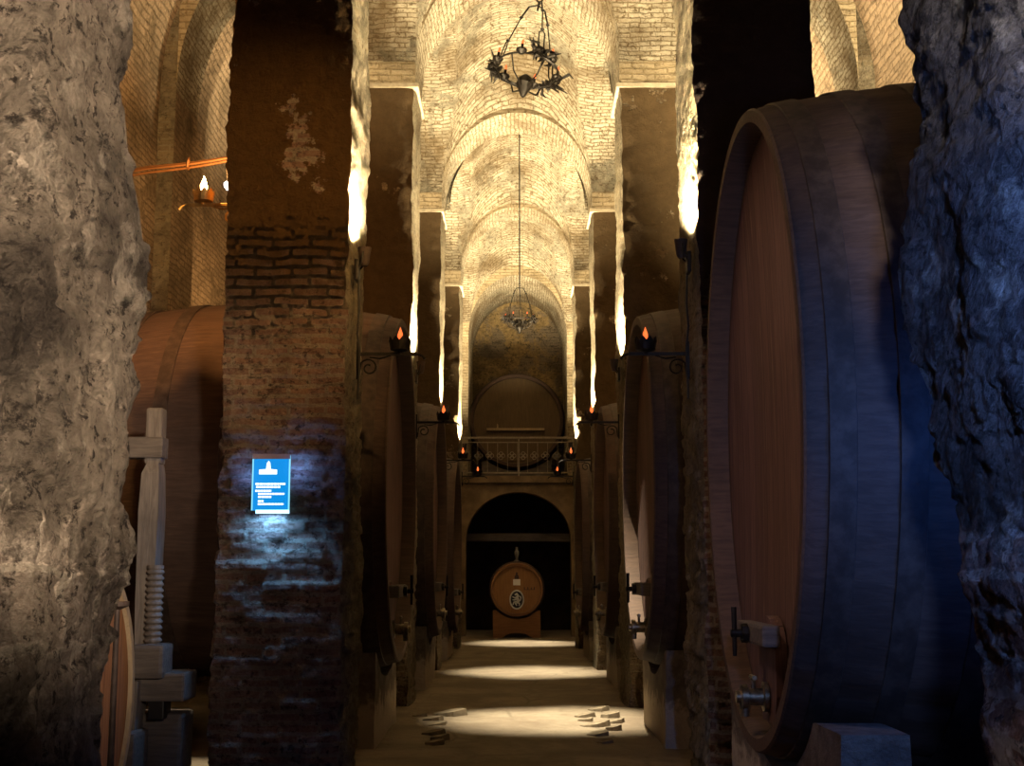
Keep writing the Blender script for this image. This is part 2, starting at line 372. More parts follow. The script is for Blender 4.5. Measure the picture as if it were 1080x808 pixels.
# rough masonry block: shell of a box with every face a displaced grid
def rough_box(mb, x0, x1, y0, y1, z0, z1, res, a_big=.03, a_mid=.015, a_brick=.0, bw=.28, bh=.075, faces='fblrt', seed=0.0,
              mats=None, brick_zone=None, batter=0.0, chip=0.0, a_fine=0.0, coarse='', flake=0.0):
    cx, cy = (x0 + x1) / 2, (y0 + y1) / 2
    hx, hy = (x1 - x0) / 2, (y1 - y0) / 2
    def disp(p, u, v):
        q = p + seed
        d = fbm(q * .9, 3) * a_big + fbm(q * np.array([4, 4, 6.]), 4) * a_mid
        if a_fine: d = d + fbm(q * np.array([13, 13, 17.]), 3) * a_fine
        if flake:
            fl = fbm(q * np.array([2.6, 2.6, 3.4]) + 4, 5); d = d + flake * (np.clip((fl - .02) / .05, 0, 1) + .7 * np.clip((fl + .22) / .04, 0, 1) + .7 * np.clip((fl - .24) / .04, 0, 1) - 1.5)
        if a_brick:
            b = brickrnd(u, v, bw, bh) * a_brick
            if brick_zone: b = b * np.clip((brick_zone[1] - p[..., 2]) / (brick_zone[1] - brick_zone[0]), 0, 1)
            d = d + b * np.clip(np.maximum(hx - np.abs(p[..., 0] - cx), hy - np.abs(p[..., 1] - cy)) / .08, 0, 1)
        if chip:
            ex = np.minimum(hx - np.abs(p[..., 0] - cx), hy - np.abs(p[..., 1] - cy)) * 0 + np.maximum(hx - np.abs(p[..., 0] - cx), hy - np.abs(p[..., 1] - cy))
            d = d - chip * np.exp(-(ex / .10) ** 2) * np.clip(.5 + 1.3 * fbm(q * np.array([2., 2., 3.]) + 9, 3), 0, 1.3)
        r = np.stack([(p[..., 0] - cx) / hx, (p[..., 1] - cy) / hy], -1)
        m = np.abs(r); r = np.sign(r) * np.clip((m - .75) / .25, 0, 1)
        o = p.copy(); o[..., 0] += r[..., 0] * d; o[..., 1] += r[..., 1] * d
        o[..., 2] += fbm(q * 3 + 31, 2) * .004
        if batter: o[..., 0] += np.sign(cx) * np.interp(p[..., 2], [0, .7, 2, 3.9, 5.6], [.25, .20, .08, .03, .02]) * batter
        return o
    mats = mats or {}
    nz = max(2, int((z1 - z0) / res))
    res0 = res
    for fc in faces:
        res = .12 if fc in coarse else res0; nz = max(2, int((z1 - z0) / res))
        if fc in 'fb':
            a = np.linspace(x0, x1, max(2, int((x1 - x0) / res))); z = np.linspace(z0, z1, nz)
            A, Z = np.meshgrid(a, z, indexing='ij'); p = np.stack([A, A * 0 + (y0 if fc == 'f' else y1), Z], -1)
        elif fc in 'lr':
            a = np.linspace(y0, y1, max(2, int((y1 - y0) / res))); z = np.linspace(z0, z1, nz)
            A, Z = np.meshgrid(a, z, indexing='ij'); p = np.stack([A * 0 + (x0 if fc == 'l' else x1), A, Z], -1)
        else:
            a = np.linspace(x0, x1, 6); z = np.linspace(y0, y1, 6)
            A, Z = np.meshgrid(a, z, indexing='ij'); p = np.stack([A, Z, A * 0 + (z1 if fc == 't' else z0)], -1)
        mb.grid(disp(p, A, Z), np.stack([A, Z], -1), mats.get(fc, 0))

# ------------------------------------------------------------------ layout
PY = [3.80, 9.30, 14.87, 20.30, 25.80]           # front faces of the five pillar lines
PT = 1.05                                        # pillar thickness along the nave
XL = [-1.47, -1.25, -1.24, -1.24, -1.17]
XR = [1.47, 1.33, 1.24, 1.22, 1.17]
WOUT = .95
ZS, ZC = 7.35, 9.05                              # ledge, arch crown
END = 31.3
XW = 4.35

# floor
mb = MB()
xs = np.linspace(-XW - .2, XW + .2, 110); ys = np.concatenate([np.linspace(-2, 6, 30), np.linspace(6.1, 36, 240)])
A, B = np.meshgrid(xs, ys, indexing='ij'); p = np.stack([A, B, A * 0], -1)
p[..., 2] = np.clip(fbm(p * 1.3 + 5, 4) * .018 - .012, -.05, .0)
mb.grid(p, np.stack([A, B], -1)); structure(mb.build('floor', M['floor'], smooth=True), 'dusty beaten floor of the cellar aisle')

# pillars
PIL = {}
for i in range(5):
    for side, X in (('left', XL), ('right', XR)):
        xi = X[i]; s = -1 if side == 'left' else 1
        xo = xi + s * (WOUT if i else 1.3)
        x0, x1 = min(xi, xo), max(xi, xo)
        mb = MB(); inner = 'r' if side == 'left' else 'l'
        if i == 0:
            rough_box(mb, x0, x1, PY[0], PY[0] + PT, -.05, 5.6, .0135, .05, .03, .012, .42, .25, 'fblr', seed=3.1 if s < 0 else 9.7, chip=.10, batter=0 if s < 0 else 1, a_fine=.018, flake=.024, coarse='b' + ('l' if s < 0 else 'r'))
            m = M['stone_left' if s < 0 else 'stone_right']
            o = mb.build('pillar', m, smooth=True, fix=False)
            structure(o, 'foreground pillar of rough worn stone at the %s edge of the photo' % side)
        else:
            res = .019 if i == 1 else .04 if i == 2 else .06
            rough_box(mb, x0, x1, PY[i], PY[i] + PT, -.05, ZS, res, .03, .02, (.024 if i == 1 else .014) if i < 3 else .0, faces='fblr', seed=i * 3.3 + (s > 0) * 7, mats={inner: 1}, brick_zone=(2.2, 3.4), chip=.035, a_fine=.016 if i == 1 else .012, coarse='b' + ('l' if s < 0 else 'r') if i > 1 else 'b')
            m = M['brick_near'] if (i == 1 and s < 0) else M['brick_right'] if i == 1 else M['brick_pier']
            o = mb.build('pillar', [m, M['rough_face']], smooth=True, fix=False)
            structure(o, ['', 'first brick pillar on the %s beyond the foreground', 'second brick pillar down the %s side of the nave', 'third brick pillar down the %s side of the nave', 'last brick pillar on the %s before the balcony'][i] % side)
        PIL[(side, i)] = (x0, x1)

# arches across the nave, their upper walls and lateral arches; one structure per pillar line
def arch_z(x, xl, xr, spring, crown):
    c = (xl + xr) / 2; r = (xr - xl) / 2
    return spring + (crown - spring) * np.sqrt(np.clip(1 - ((x - c) / r) ** 2, 0, 1))
def arch_line(i, Y0, Y1, xl, xr, name, spring=7.62, crown=9.02, rough=.015, top=10.6):
    mb = MB(); t = np.linspace(PI, 0, 49); c = (xl + xr) / 2; r = (xr - xl) / 2
    xs = c + r * np.cos(t); zs = spring + (crown - spring) * np.sin(t)
    arc = np.concatenate([[0], np.cumsum(np.hypot(np.diff(xs), np.diff(zs)))])
    # jambs above the ledge
    xs = np.concatenate([[xl], xs, [xr]]); zs = np.concatenate([[ZS], zs, [ZS]]); arc = np.concatenate([[arc[0] - (spring - ZS)], arc, [arc[-1] + spring - ZS]])
    ys = np.linspace(Y0, Y1, 9)
    g = np.array([[(x, y, z) for y in ys] for x, z in zip(xs, zs)]); uv = np.array([[(y, a) for y in ys] for a in arc])
    g[..., 2] += fbm(g * 3, 3) * rough
    mb.grid(g, uv, 1)
    # front and back wall faces
    for Y in (Y0, Y1):
        k = np.linspace(0, 1, 8)
        gg = np.array([[(x, Y, z + (max(z, top) - z) * q) for q in k] for x, z in zip(xs, zs)])
        gg[:, 0] = g[:, 0 if Y == Y0 else -1]
        mb.grid(gg, gg[..., [0, 2]])
    for xa, xb in ((xl - WOUT, xl), (xr, xr + WOUT)):
        a = np.linspace(xa, xb, 8); z = np.linspace(ZS, top, 20)
        for Y in (Y0, Y1):
            A, Z = np.meshgrid(a, z, indexing='ij'); mb.grid(np.stack([A, A * 0 + Y, Z], -1), np.stack([A, Z], -1))
    # lateral arch from the pillar to the outer wall, with its wall pier
    for s, xa in ((-1, xl - WOUT), (1, xr + WOUT)):
        xp = s * (XW - .2); lo, hi = min(xa, xp), max(xa, xp); lc = (lo + hi) / 2; lr = (hi - lo) / 2
        tx = lc + lr * np.cos(t); tz = 7.3 + 1.75 * np.sin(t)
        la = np.concatenate([[0], np.cumsum(np.hypot(np.diff(tx), np.diff(tz)))])
        g2 = np.array([[(x, y, z) for y in ys] for x, z in zip(tx, tz)]); mb.grid(g2, np.array([[(y, a) for y in ys] for a in la]), 1)
        for Y in (Y0, Y1):
            gg = np.array([[(x, Y, z + (10.2 - z) * q) for q in k] for x, z in zip(tx, tz)]); mb.grid(gg, gg[..., [0, 2]])
        # wall pier
        a = np.linspace(min(xp, s * XW), max(xp, s * XW), 6); z = np.linspace(-.05, 10.2, 60)
        A, Z = np.meshgrid(a, z, indexing='ij'); pp = np.stack([A, A * 0 + Y0, Z], -1); pp[..., 1] += fbm(pp * 2.5, 3) * .04; mb.grid(pp, np.stack([A, Z], -1), 2)
        b = np.linspace(Y0, Y1, 8); A, Z = np.meshgrid(b, z, indexing='ij'); pp = np.stack([A * 0 + xp, A, Z], -1); mb.grid(pp, np.stack([A, Z], -1), 3)
        A, Z = np.meshgrid(a, z, indexing='ij'); mb.grid(np.stack([A, A * 0 + Y1, Z], -1), np.stack([A, Z], -1), 2)
    o = mb.build(name, [M['brick_up'], M['vault'], M['rough_face'], M['side']], smooth=True, fix=False); structure(o); return o
for i in range(1, 5):
    structure(arch_line(i, PY[i], PY[i] + PT, XL[i], XR[i], 'wall_arch'), 'brick arch across the nave over the %s pair of pillars' % ['', 'first', 'second', 'third', 'last'][i])
# thin pale string courses at the springing
n = 0
for i in range(1, 5):
    for side, X in (('left', XL), ('right', XR)):
        s = -1 if side == 'left' else 1; xi = X[i]; n += 1
        mb = MB(); a, b = sorted((xi - s * .035, xi + s * WOUT))
        mb.prism([(a, ZS - .025), (b, ZS - .025), (b, ZS + .025), (a, ZS + .025)], PY[i] - .035, PY[i] + PT + .03)
        structure(mb.build('trim_%d' % n, M['plinth_white']), 'string course on a pillar top')

# groin vaults, one per bay
def vault(name, Y0, Y1, xl, xr, rise=.85):
    mb = MB(); xs = np.linspace(xl, xr, 64); ys = np.linspace(Y0, Y1, 96)
    A, B = np.meshgrid(xs, ys, indexing='ij'); tt = (B - Y0) / (Y1 - Y0) * 2 - 1
    nave = arch_z(A, xl, xr, 7.66, 9.10) + rise * (1 - tt ** 2)
    tr = 7.66 + 1.75 * np.sqrt(np.clip(1 - tt ** 2, 0, 1)) + .15 * (1 - (A / xr) ** 2)
    Z = np.maximum(nave, tr); p = np.stack([A, B, Z], -1); Z = Z + fbm(p * 2.2, 4) * .03
    p[..., 2] = Z
    c = (xl + xr) / 2; ang = np.arcsin(np.clip((A - c) / ((xr - xl) / 2), -1, 1)) * 1.35
    uv = np.where((nave >= tr)[..., None], np.stack([A * 1.0, (B - Y0) * 1.1 + Z * .3], -1), np.stack([A, np.arcsin(np.clip(tt, -1, 1)) * 2.2], -1))
    mb.grid(p, uv)
    # the cross barrel ends over the pillars; each side aisle has its own barrel vault along the nave
    for s, xe in ((-1, xl), (1, xr)):
        xs2 = np.linspace(xe, xe + s * WOUT, 8); t1 = np.sin(np.linspace(-PI / 2, PI / 2, 48))
        A, T = np.meshgrid(xs2, t1, indexing='ij'); B2 = Y0 + (T + 1) / 2 * (Y1 - Y0); Z = 7.66 + 1.75 * np.sqrt(np.clip(1 - T ** 2, 0, 1))
        mb.grid(np.stack([A, B2, Z], -1), np.stack([A, np.arcsin(T) * 2.2], -1))
        xa = xe + s * WOUT; t2 = np.linspace(0, PI, 32); ys2 = np.linspace(Y0 - PT, Y1, 40)
        A, T = np.meshgrid(ys2, t2, indexing='ij'); hx = (s * XW - xa) / 2
        p = np.stack([xa + hx + hx * np.cos(T), A, 7.25 + 1.95 * np.sin(T)], -1); p[..., 2] += fbm(p * 2, 3) * .03
        mb.grid(p, np.stack([A, T * 1.5], -1), 1)
    return mb.build(name, [M['vault'], M['side']], smooth=True, fix=False)
bays = [(PY[i] + PT, PY[i + 1]) for i in range(4)] + [(PY[4] + PT, END)]
for k, (a, b) in enumerate(bays):
    i = min(k, 3)
    structure(vault('ceiling' if k == 0 else 'ceiling', a, b, XL[i + 1], XR[i + 1]), 'groin vault of pale brick over the %s bay' % ['nearest', 'second', 'third', 'fourth', 'farthest'][k])
# outer walls
for s, nm in ((-1, 'wall_left'), (1, 'wall_right')):
    mb = MB(); ys = np.linspace(4.85, END + 3.2, 200); z = np.linspace(-.05, 9.6, 80)
    A, Z = np.meshgrid(ys, z, indexing='ij'); p = np.stack([A * 0 + s * XW, A, Z], -1); p[..., 0] += fbm(p * 1.5, 4) * .05
    mb.grid(p, np.stack([A, Z], -1)); structure(mb.build(nm, M['side'], smooth=True, fix=False), 'brick outer wall of the %s aisle' % nm[5:])

# ------------------------------------------------------------------ end of the nave
XE0, XE1 = -1.24, 1.25
BZ = 3.80                                       # balcony floor
mb = MB()                                       # upper end wall with arched alcove
t = np.linspace(PI, 0, 41); c = (XE0 + XE1) / 2; r = (XE1 - XE0) / 2 - .02
ax = c + r * np.cos(t); az = 7.35 + 1.5 * np.sin(t)
axx = np.concatenate([[ax[0]], ax, [ax[-1]]]); azz = np.concatenate([[BZ], az, [BZ]])
k = np.linspace(0, 1, 6)
g = np.array([[(x, END, z + (10.6 - z) * q) for q in k] for x, z in zip(ax, az)]); mb.grid(g, g[..., [0, 2]])
yy = np.linspace(END, END + 3.2, 12); arc = np.concatenate([[0], np.cumsum(np.hypot(np.diff(axx), np.diff(azz)))])
mb.grid(np.array([[(x, y, z) for y in yy] for x, z in zip(axx, azz)]), np.array([[(y, a) for y in yy] for a in arc]), 1)
for xa, xb in ((-XW, ax[0]), (ax[-1], XW)):
    a = np.linspace(xa, xb, 10); z = np.linspace(BZ - .9, 10.6, 60); A, Z = np.meshgrid(a, z, indexing='ij'); mb.grid(np.stack([A, A * 0 + END, Z], -1), np.stack([A, Z], -1))
structure(mb.build('wall_end_upper', [M['brick_up'], M['vault']], smooth=True, fix=False), 'brick wall with the tall arched alcove above the balcony')
mb = MB(); a = np.linspace(-1.6, 1.6, 20); z = np.linspace(BZ - .2, 9.4, 40); A, Z = np.meshgrid(a, z, indexing='ij')
mb.grid(np.stack([A, A * 0 + END + 3.2, Z], -1), np.stack([A, Z], -1)); structure(mb.build('wall_back', M['endplaster'], fix=False), 'patchy plaster wall behind the balcony tun')
# lower wall with the low arch
mb = MB(); LW0, LW1 = -1.6, 1.6; t = np.linspace(PI, 0, 33); lc = .02; lr = 1.27
ax = lc + lr * np.cos(t); az = 2.25 + 1.17 * np.sin(t); topz = BZ
axx = np.concatenate([[ax[0]], ax, [ax[-1]]]); azz = np.concatenate([[-.05], az, [-.05]])
g = np.array([[(x, END - .25, z + (topz - z) * q) for q in k] for x, z in zip(ax, az)]); mb.grid(g, g[..., [0, 2]])
g = np.array([[(x, y, z) for y in (END - .25, END + .35)] for x, z in zip(axx, azz)]); mb.grid(g)
for xa, xb in ((LW0, ax[0]), (ax[-1], LW1)): mb.face([(xa, END - .25, -.05), (xb, END - .25, -.05), (xb, END - .25, topz), (xa, END - .25, topz)])
structure(mb.build('wall_end_lower', M['endwall'], fix=False), 'dull plastered wall with a low arch under the balcony')
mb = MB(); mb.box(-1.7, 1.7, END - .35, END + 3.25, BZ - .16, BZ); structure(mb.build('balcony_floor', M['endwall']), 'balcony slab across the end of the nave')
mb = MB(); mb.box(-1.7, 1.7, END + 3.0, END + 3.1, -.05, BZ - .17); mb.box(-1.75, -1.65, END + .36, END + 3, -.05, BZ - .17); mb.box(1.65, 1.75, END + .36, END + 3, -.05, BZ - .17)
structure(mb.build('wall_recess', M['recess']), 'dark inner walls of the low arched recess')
mb = MB(); mb.box(-1.64, 1.64, END + .7, END + .95, 2.25, 2.45, bev=.02)
structure(mb.build('trim_20', M['grey_wood_h']), 'dark beam across the low recess')

# ------------------------------------------------------------------ great casks
def cask_r(x, L, bulge): return 1 + bulge * (1 - (2 * x / L - 1) ** 2)
def tun(label, Xh, Yc, Zc, ry, rz, L, side, bulge=.11, nst=44, group='great oak tuns along the nave', door=True, hoops=(.10, .42, .78, 1.25, 1.85, 2.3, 2.75), hw=.13, rec=.13):
    root = empty('wine_tun', (Xh, Yc, 0), label, 'barrel', group, 0 if side > 0 else PI)
    mb = MB(); seg = 4; n = nst * seg; xs = [0, .03] + list(np.linspace(.12, L - .12, 22)) + [L - .03, L]
    rng = random.Random(int(Yc * 100 + side)); off = [rng.uniform(-.004, .004) for _ in range(nst)]
    g = []
    for x in xs:
        row = []
        for kk in range(n + 1):
            q = kk % n; th = 2 * PI * q / n; f = cask_r(x, L, bulge) - (.006 if q % seg == 0 else 0) + off[q // seg]
            if x in (0, L): f -= .006
            row.append((x, math.cos(th) * ry * f, Zc + math.sin(th) * rz * f))
        g.append(row)
    mb.grid(g)
    # rim thickness and the inside of the croze
    def ring(x, d): return [(x, math.cos(2 * PI * (q % 96) / 96) * (ry - d), Zc + math.sin(2 * PI * (q % 96) / 96) * (rz - d)) for q in range(97)]
    mb.build('staves', M['staves'], root, smooth=True, angle=math.radians(60))
    c = MB(); c.grid([ring(.0, -.004), ring(-.012, .008), ring(-.012, .075), ring(.02, .085), ring(rec, .09)]); c.grid([ring(rec, .089), ring(rec, .13), ring(rec - .0, .13)])
    c.build('chime_rim', M['chime'], root, smooth=True, angle=math.radians(30))
    h = MB(); rr = np.linspace(0, 1, 9); g = []
    for q in rr:
        g.append([(rec + .05 * (1 - q * q), math.cos(2 * PI * (m % 72) / 72) * (ry - .086) * q, Zc + math.sin(2 * PI * (m % 72) / 72) * (rz - .086) * q) for m in range(73)])
    h.grid(g); h.build('head', M['head'], root, smooth=True)
    b = MB(); b.grid([[(L - .1, math.cos(2 * PI * (m % 48) / 48) * (ry - .05) * q, Zc + math.sin(2 * PI * (m % 48) / 48) * (rz - .05) * q) for m in range(49)] for q in (0, .5, 1)]); b.build('rear_head', M['staves'], root)
    for hx in hoops:
        if hx > L - .1: continue
        hb = MB(); g = []
        for x, d in ((hx, .002), (hx + .004, .011), (hx + hw - .004, .011), (hx + hw, .002)):
            f = cask_r(x, L, bulge); g.append([(x, math.cos(2 * PI * (q % 128) / 128) * (ry * f + d), Zc + math.sin(2 * PI * (q % 128) / 128) * (rz * f + d)) for q in range(129)])
        hb.grid(g); hb.build('hoop', M['hoop'], root, smooth=True, angle=math.radians(50))
    if door:
        zb = Zc - rz + .16; hw2 = .25; xf = rec - .005
        d = MB(); poly = [(-hw2 * .7, zb), (hw2 * .7, zb), (hw2, zb + .16)] + [(hw2 * math.cos(a), zb + .40 + .2 * math.sin(a)) for a in np.linspace(0, PI, 12)] + [(-hw2, zb + .16)]
        d.prism(poly, xf - .045, xf + .02, axis='x'); dr = d.build('hatch_door', M['head'], root)
        d = MB(); d.box(xf - .15, xf - .047, -.42, .42, zb + .44, zb + .56, bev=.02); d.build('crossbar', M['grey_wood_h'], root)
        d = MB(); d.tube([(xf - .25, 0, zb + .50), (xf - .04, 0, zb + .50)], .024, 10)
        d.lathe([(xf - .19, .0), (xf - .19, .055), (xf - .155, .055), (xf - .152, 0)], 8, 'x', (0, 0, zb + .5)); d.tube([(xf - .23, 0, zb + .37), (xf - .23, 0, zb + .65)], [.012, .016], 8)
        d.build('screw_bolt', M['iron'], root)
        d = MB(); d.lathe([(xf - .05, .0), (xf - .05, .085), (xf - .075, .085), (xf - .08, .05), (xf - .16, .05), (xf - .165, .07), (xf - .20, .07), (xf - .205, .035), (xf - .23, .035), (xf - .23, 0)], 16, 'x', (0, 0, zb + .14))
        d.tube([(xf - .18, 0, zb + .14), (xf - .18, 0, zb + .03)], [.035, .026], 10); tp = d.build('tap', M['brass'], root, smooth=True)
        d = MB(); d.tube([(xf - .13, 0, zb + .18), (xf - .13, 0, zb + .25)], .012, 8); d.tube([(xf - .13, -.06, zb + .25), (xf - .13, .06, zb + .25)], .014, 8); d.build('tap_handle', M['brass'], tp)
    return root
def saddle(label, Xh, Yc, Zc, ry, rz, L, side, bulge, half, ztop, x0=.12, th=.40, group='stone saddles under the great tuns'):
    """cradle wall with a hollow top under the front of a tun"""
    mb = MB(); rng = np.random.RandomState(int(Yc * 7) + side + 3)
    f = max(cask_r(x, L, bulge) for x in np.linspace(x0, x0 + th, 5)); f = (f - .0) ; ysn = np.linspace(-half, half, 41)
    fmax = max(cask_r(x0 + th, L, bulge), cask_r(x0, L, bulge))
    zt = np.array([min(ztop, Zc - (rz * fmax + .03) * math.sqrt(max(0, 1 - (y / (ry * fmax + .03)) ** 2))) for y in ysn])
    zk = np.linspace(0, 1, 10); xk = np.linspace(x0, x0 + th, 6)
    def jit(g):
        g = np.asarray(g, float); g[..., 1] += fbm(g * 2.5 + Yc, 3) * .02; g[..., 0] += fbm(g * 2.5 + Yc + 3, 3) * .025; return g
    for x in (x0, x0 + th): mb.grid(jit([[(x, y, -.05 + (z + .05) * q) for q in zk] for y, z in zip(ysn, zt)]))
    mb.grid(jit([[(x, y, z) for x in xk] for y, z in zip(ysn, zt)]))
    for j in (0, -1): mb.grid(jit([[(x, ysn[j], -.05 + (zt[j] + .05) * q) for q in zk] for x in xk]))
    o = mb.build('stone_saddle', M['saddle'], smooth=True, angle=math.radians(45)); o.location = (Xh, Yc, 0)
    if side < 0: o.rotation_euler = (0, 0, PI)
    return tag(o, label, 'plinth', group)
specs = [
 ('huge dark oak tun filling the right of the photo, cut off by the foreground pillar', 1.36, 7.55, 2.36, 1.56, 1.87, 2.82, 1, .085, 1.50, .76, 'stone cradle wall under the huge tun at the right of the photo'),
 ('dark oak tun on the left, first one past the pillar with the blue sign', -1.12, 12.40, 2.30, 1.62, 1.64, 2.7, -1, .09, 1.0, .80, 'stone cradle wall under the first left tun past the blue sign pillar'),
 ('dark oak tun on the right, first one past the brick pillar with the candle bracket', 1.16, 12.40, 2.32, 1.62, 1.64, 2.7, 1, .09, 1.0, .82, 'stone cradle wall under the second tun along the right side'),
 ('dark oak tun in the second row of the left side, partly hidden', -1.08, 17.95, 2.22, 1.62, 1.58, 2.7, -1, .09, 1.0, .80, 'stone cradle wall under the second tun along the left side'),
 ('dark oak tun on the right side, third counting from the huge one', 1.17, 17.95, 2.22, 1.62, 1.58, 2.7, 1, .09, 1.0, .80, 'stone cradle wall under the third tun along the right side'),
 ('narrow glimpse of the farthest tun on the left, nearest the balcony', -1.10, 23.5, 2.0, 1.60, 1.52, 2.7, -1, .09, 1.0, .70, 'stone cradle wall under the farthest left tun'),
 ('narrow glimpse of the farthest tun on the right, nearest the balcony', 1.12, 23.5, 2.0, 1.60, 1.52, 2.7, 1, .09, 1.0, .70, 'stone cradle wall under the farthest right tun'),
]
for lab, Xh, Yc, Zc, ry, rz, L, sd, bu, half, zt, sl in specs:
    tun(lab, Xh, Yc, Zc, ry, rz, L, sd, bu)
    saddle(sl, Xh, Yc, Zc, ry, rz, L, sd, bu, half, zt, th=.32 if Yc < 9 else .45)

# barrels that face down the nave (axis along y)
def end_barrel(name, label, c, r, L, bulge, m_head, m_st, m_hoop, hoops, rim=.05):
    root = empty(name, (c[0], c[1], c[2] - r), label, 'barrel')
    def pr(x): return r * cask_r(x, L, bulge) / (1 + bulge)
    n = 72
    def ring(y, q): return [(math.cos(2 * PI * (m % n) / n) * q, y, r + math.sin(2 * PI * (m % n) / n) * q) for m in range(n + 1)]
    mb = MB(); mb.grid([ring(y, pr(y)) for y in np.linspace(0, L, 16)]); mb.grid([ring(L - .05, q) for q in (0, pr(L) - .02)]); mb.build('staves', m_st, root, smooth=True)
    mb = MB(); mb.grid([ring(0, pr(0)), ring(-.01, pr(0) - .005), ring(-.01, pr(0) - rim), ring(.07, pr(0) - rim - .01)]); mb.build('chime_rim', m_st, root, smooth=True, angle=math.radians(30))
    mb = MB(); mb.grid([ring(.06, q * (pr(0) - rim)) for q in np.linspace(0, 1, 5)]); mb.build('head', m_head, root)
    for hy in hoops:
        mb = MB(); w2 = .06 * r / .6
        mb.grid([ring(y, pr(min(max(y, 0), L)) + d) for y, d in ((hy, .001), (hy + .003, .009), (hy + w2 - .003, .009), (hy + w2, .001))]); mb.build('hoop', m_hoop, root, smooth=True, angle=math.radians(50))
    return root
# small barrel at the end of the aisle
BY = 30.2
c = P(545, 622, BY); rr = 29.5 * BY / F
sb = end_barrel('wine_barrel', 'small round chestnut barrel with a black and white crest at the end of the aisle', (c.x, BY, c.z), rr, .95, .08, M['chest'], M['cheststave'], M['hoop'], (.05, .2, .68, .85))
zc = rr
mb = MB(); mb.box(-.085, .085, .045, .058, zc + .10, zc + .24); mb.build('paper_label', M['white'], sb)
mb = MB(); mb.prism([(-.05, zc + .245), (.05, zc + .245), (.05, zc + .31), (.025, zc + .34), (.018, zc + .40), (-.018, zc + .40), (-.025, zc + .34), (-.05, zc + .31)], .045, .058); mb.build('bottle_mark', M['staves'], sb)
ov = MB(); ov.prism([(.165 * math.cos(a), zc - .23 + .22 * math.sin(a)) for a in np.linspace(0, 2 * PI, 40, endpoint=False)], .035, .058)
crest = ov.build('crest_plate', M['black'], sb)
def ovtube(a, b, r0): 
    m = MB(); m.tube([(a * math.cos(x), .034, zc - .23 + b * math.sin(x)) for x in np.linspace(0, 2 * PI, 36, endpoint=False)], r0, 6, closed=True); return m
ovtube(.156, .21, .020).build('crest_border', M['silver'], crest)
mb = MB()     # rampant beast in pale relief
for path, rad in (([(-.05, .11), (.0, .13), (.03, .09), (.0, .05), (.03, .0), (.02, -.05), (-.03, -.09), (.0, -.14)], [.02, .03, .034, .04, .034, .03, .025, .012]),
                  ([(.02, .05), (-.05, .04), (-.10, .07)], [.022, .018, .012]), ([(.02, .02), (-.06, -.01), (-.10, .0)], [.02, .016, .012]),
                  ([(.0, -.05), (-.07, -.06), (-.09, -.12)], [.024, .018, .012]), ([(.03, -.05), (.08, -.02), (.10, .04), (.07, .08)], [.014, .012, .014, .02]), ([(.02, -.06), (.07, -.10), (.05, -.14)], [.026, .018, .012])):
    mb.tube([(x, .034, zc - .23 + z) for x, z in path], rad, 8)
mb.build('crest_beast', M['silver'], crest, smooth=True)
mb = MB()     # illegible branded marks on the head
mb.box(.17, .19, .052, .058, zc, zc + .06); mb.box(.17, .42, .052, .058, zc - .006, zc + .006); mb.box(.25, .27, .052, .058, zc, zc + .06); mb.box(.33, .35, .052, .058, zc, zc + .05); mb.box(.40, .42, .052, .058, zc, zc + .06)
mb.build('branded_mark', M['staves'], sb)
mb = MB(); mb.lathe([(0, .07), (.02, .075), (.05, .03), (.10, .035), (.16, .055), (.24, .055), (.27, .03), (.34, .03), (.35, 0)], 16, 'z', (0, .45, 2 * rr - .01)); mb.build('airlock_bung', M['glass'], sb, smooth=True)
mb = MB(); hwid = .66     # chock under it, arched below and hollowed above
ct = P(545, 671, BY - .0).z; cz0 = 0.0; base = -0.01
topc = c.z - rr
xs = np.linspace(-hwid * .84, hwid * .84, 31)
up = [(x, min(c.z - topc * 0 - math.sqrt(max(0, (rr + .012) ** 2 - x * x)), c.z - rr + .17)) for x in xs]
lo = [(x, base + max(0, .11 * math.sqrt(max(0, 1 - (x / .3) ** 2)))) for x in xs[::-1]]
mb.prism([(xs[0], base)] * 0 + up + lo, .10, .75); o = mb.build('barrel_chock', M['chestchock']); o.location = (c.x, BY, 0)
tag(o, 'chestnut wood chock carrying the small crested barrel', 'stand')
# tun on the balcony
YB = 33.0
c2 = P(545, 428, YB); r2 = 52 * YB / F
bt = end_barrel('wine_tun', 'big grey brown tun standing on the balcony behind the railing', (c2.x, YB, BZ + r2 + .32), r2, 1.0, .05, M['balhead'], M['staves'], M['hoop'], (.06, .3, .6), rim=.085)
mb = MB(); mb.box(-.78, .72, -.03, .058, r2 * .79, r2 * .84, bev=.01); mb.build('crossbar', M['vat_rim'], bt)
mb = MB(); mb.prism([(-.22, r2 * .18), (.22, r2 * .18), (.22, r2 * .45), (.12, r2 * .56), (-.12, r2 * .56), (-.22, r2 * .45)], .02, .058); mb.build('hatch_door', M['balhead'], bt)
mb = MB(); mb.tube([(-.5, -.02, r2 * .83), (-.5, -.02, r2 * .93)], [.02, .012], 8); mb.build('peg', M['vat_rim'], bt)
mb = MB(); xs = np.linspace(-.9, .9, 31)
mb.prism([(x, min(r2 + .32 - math.sqrt((r2 + .03) ** 2 - x * x), .55)) for x in xs] + [(.9, 0), (-.9, 0)], .1, .8)
o = mb.build('tun_cradle', M['grey_wood_h']); o.location = (c2.x, YB, BZ); tag(o, 'dark wooden cradle under the balcony tun', 'stand')

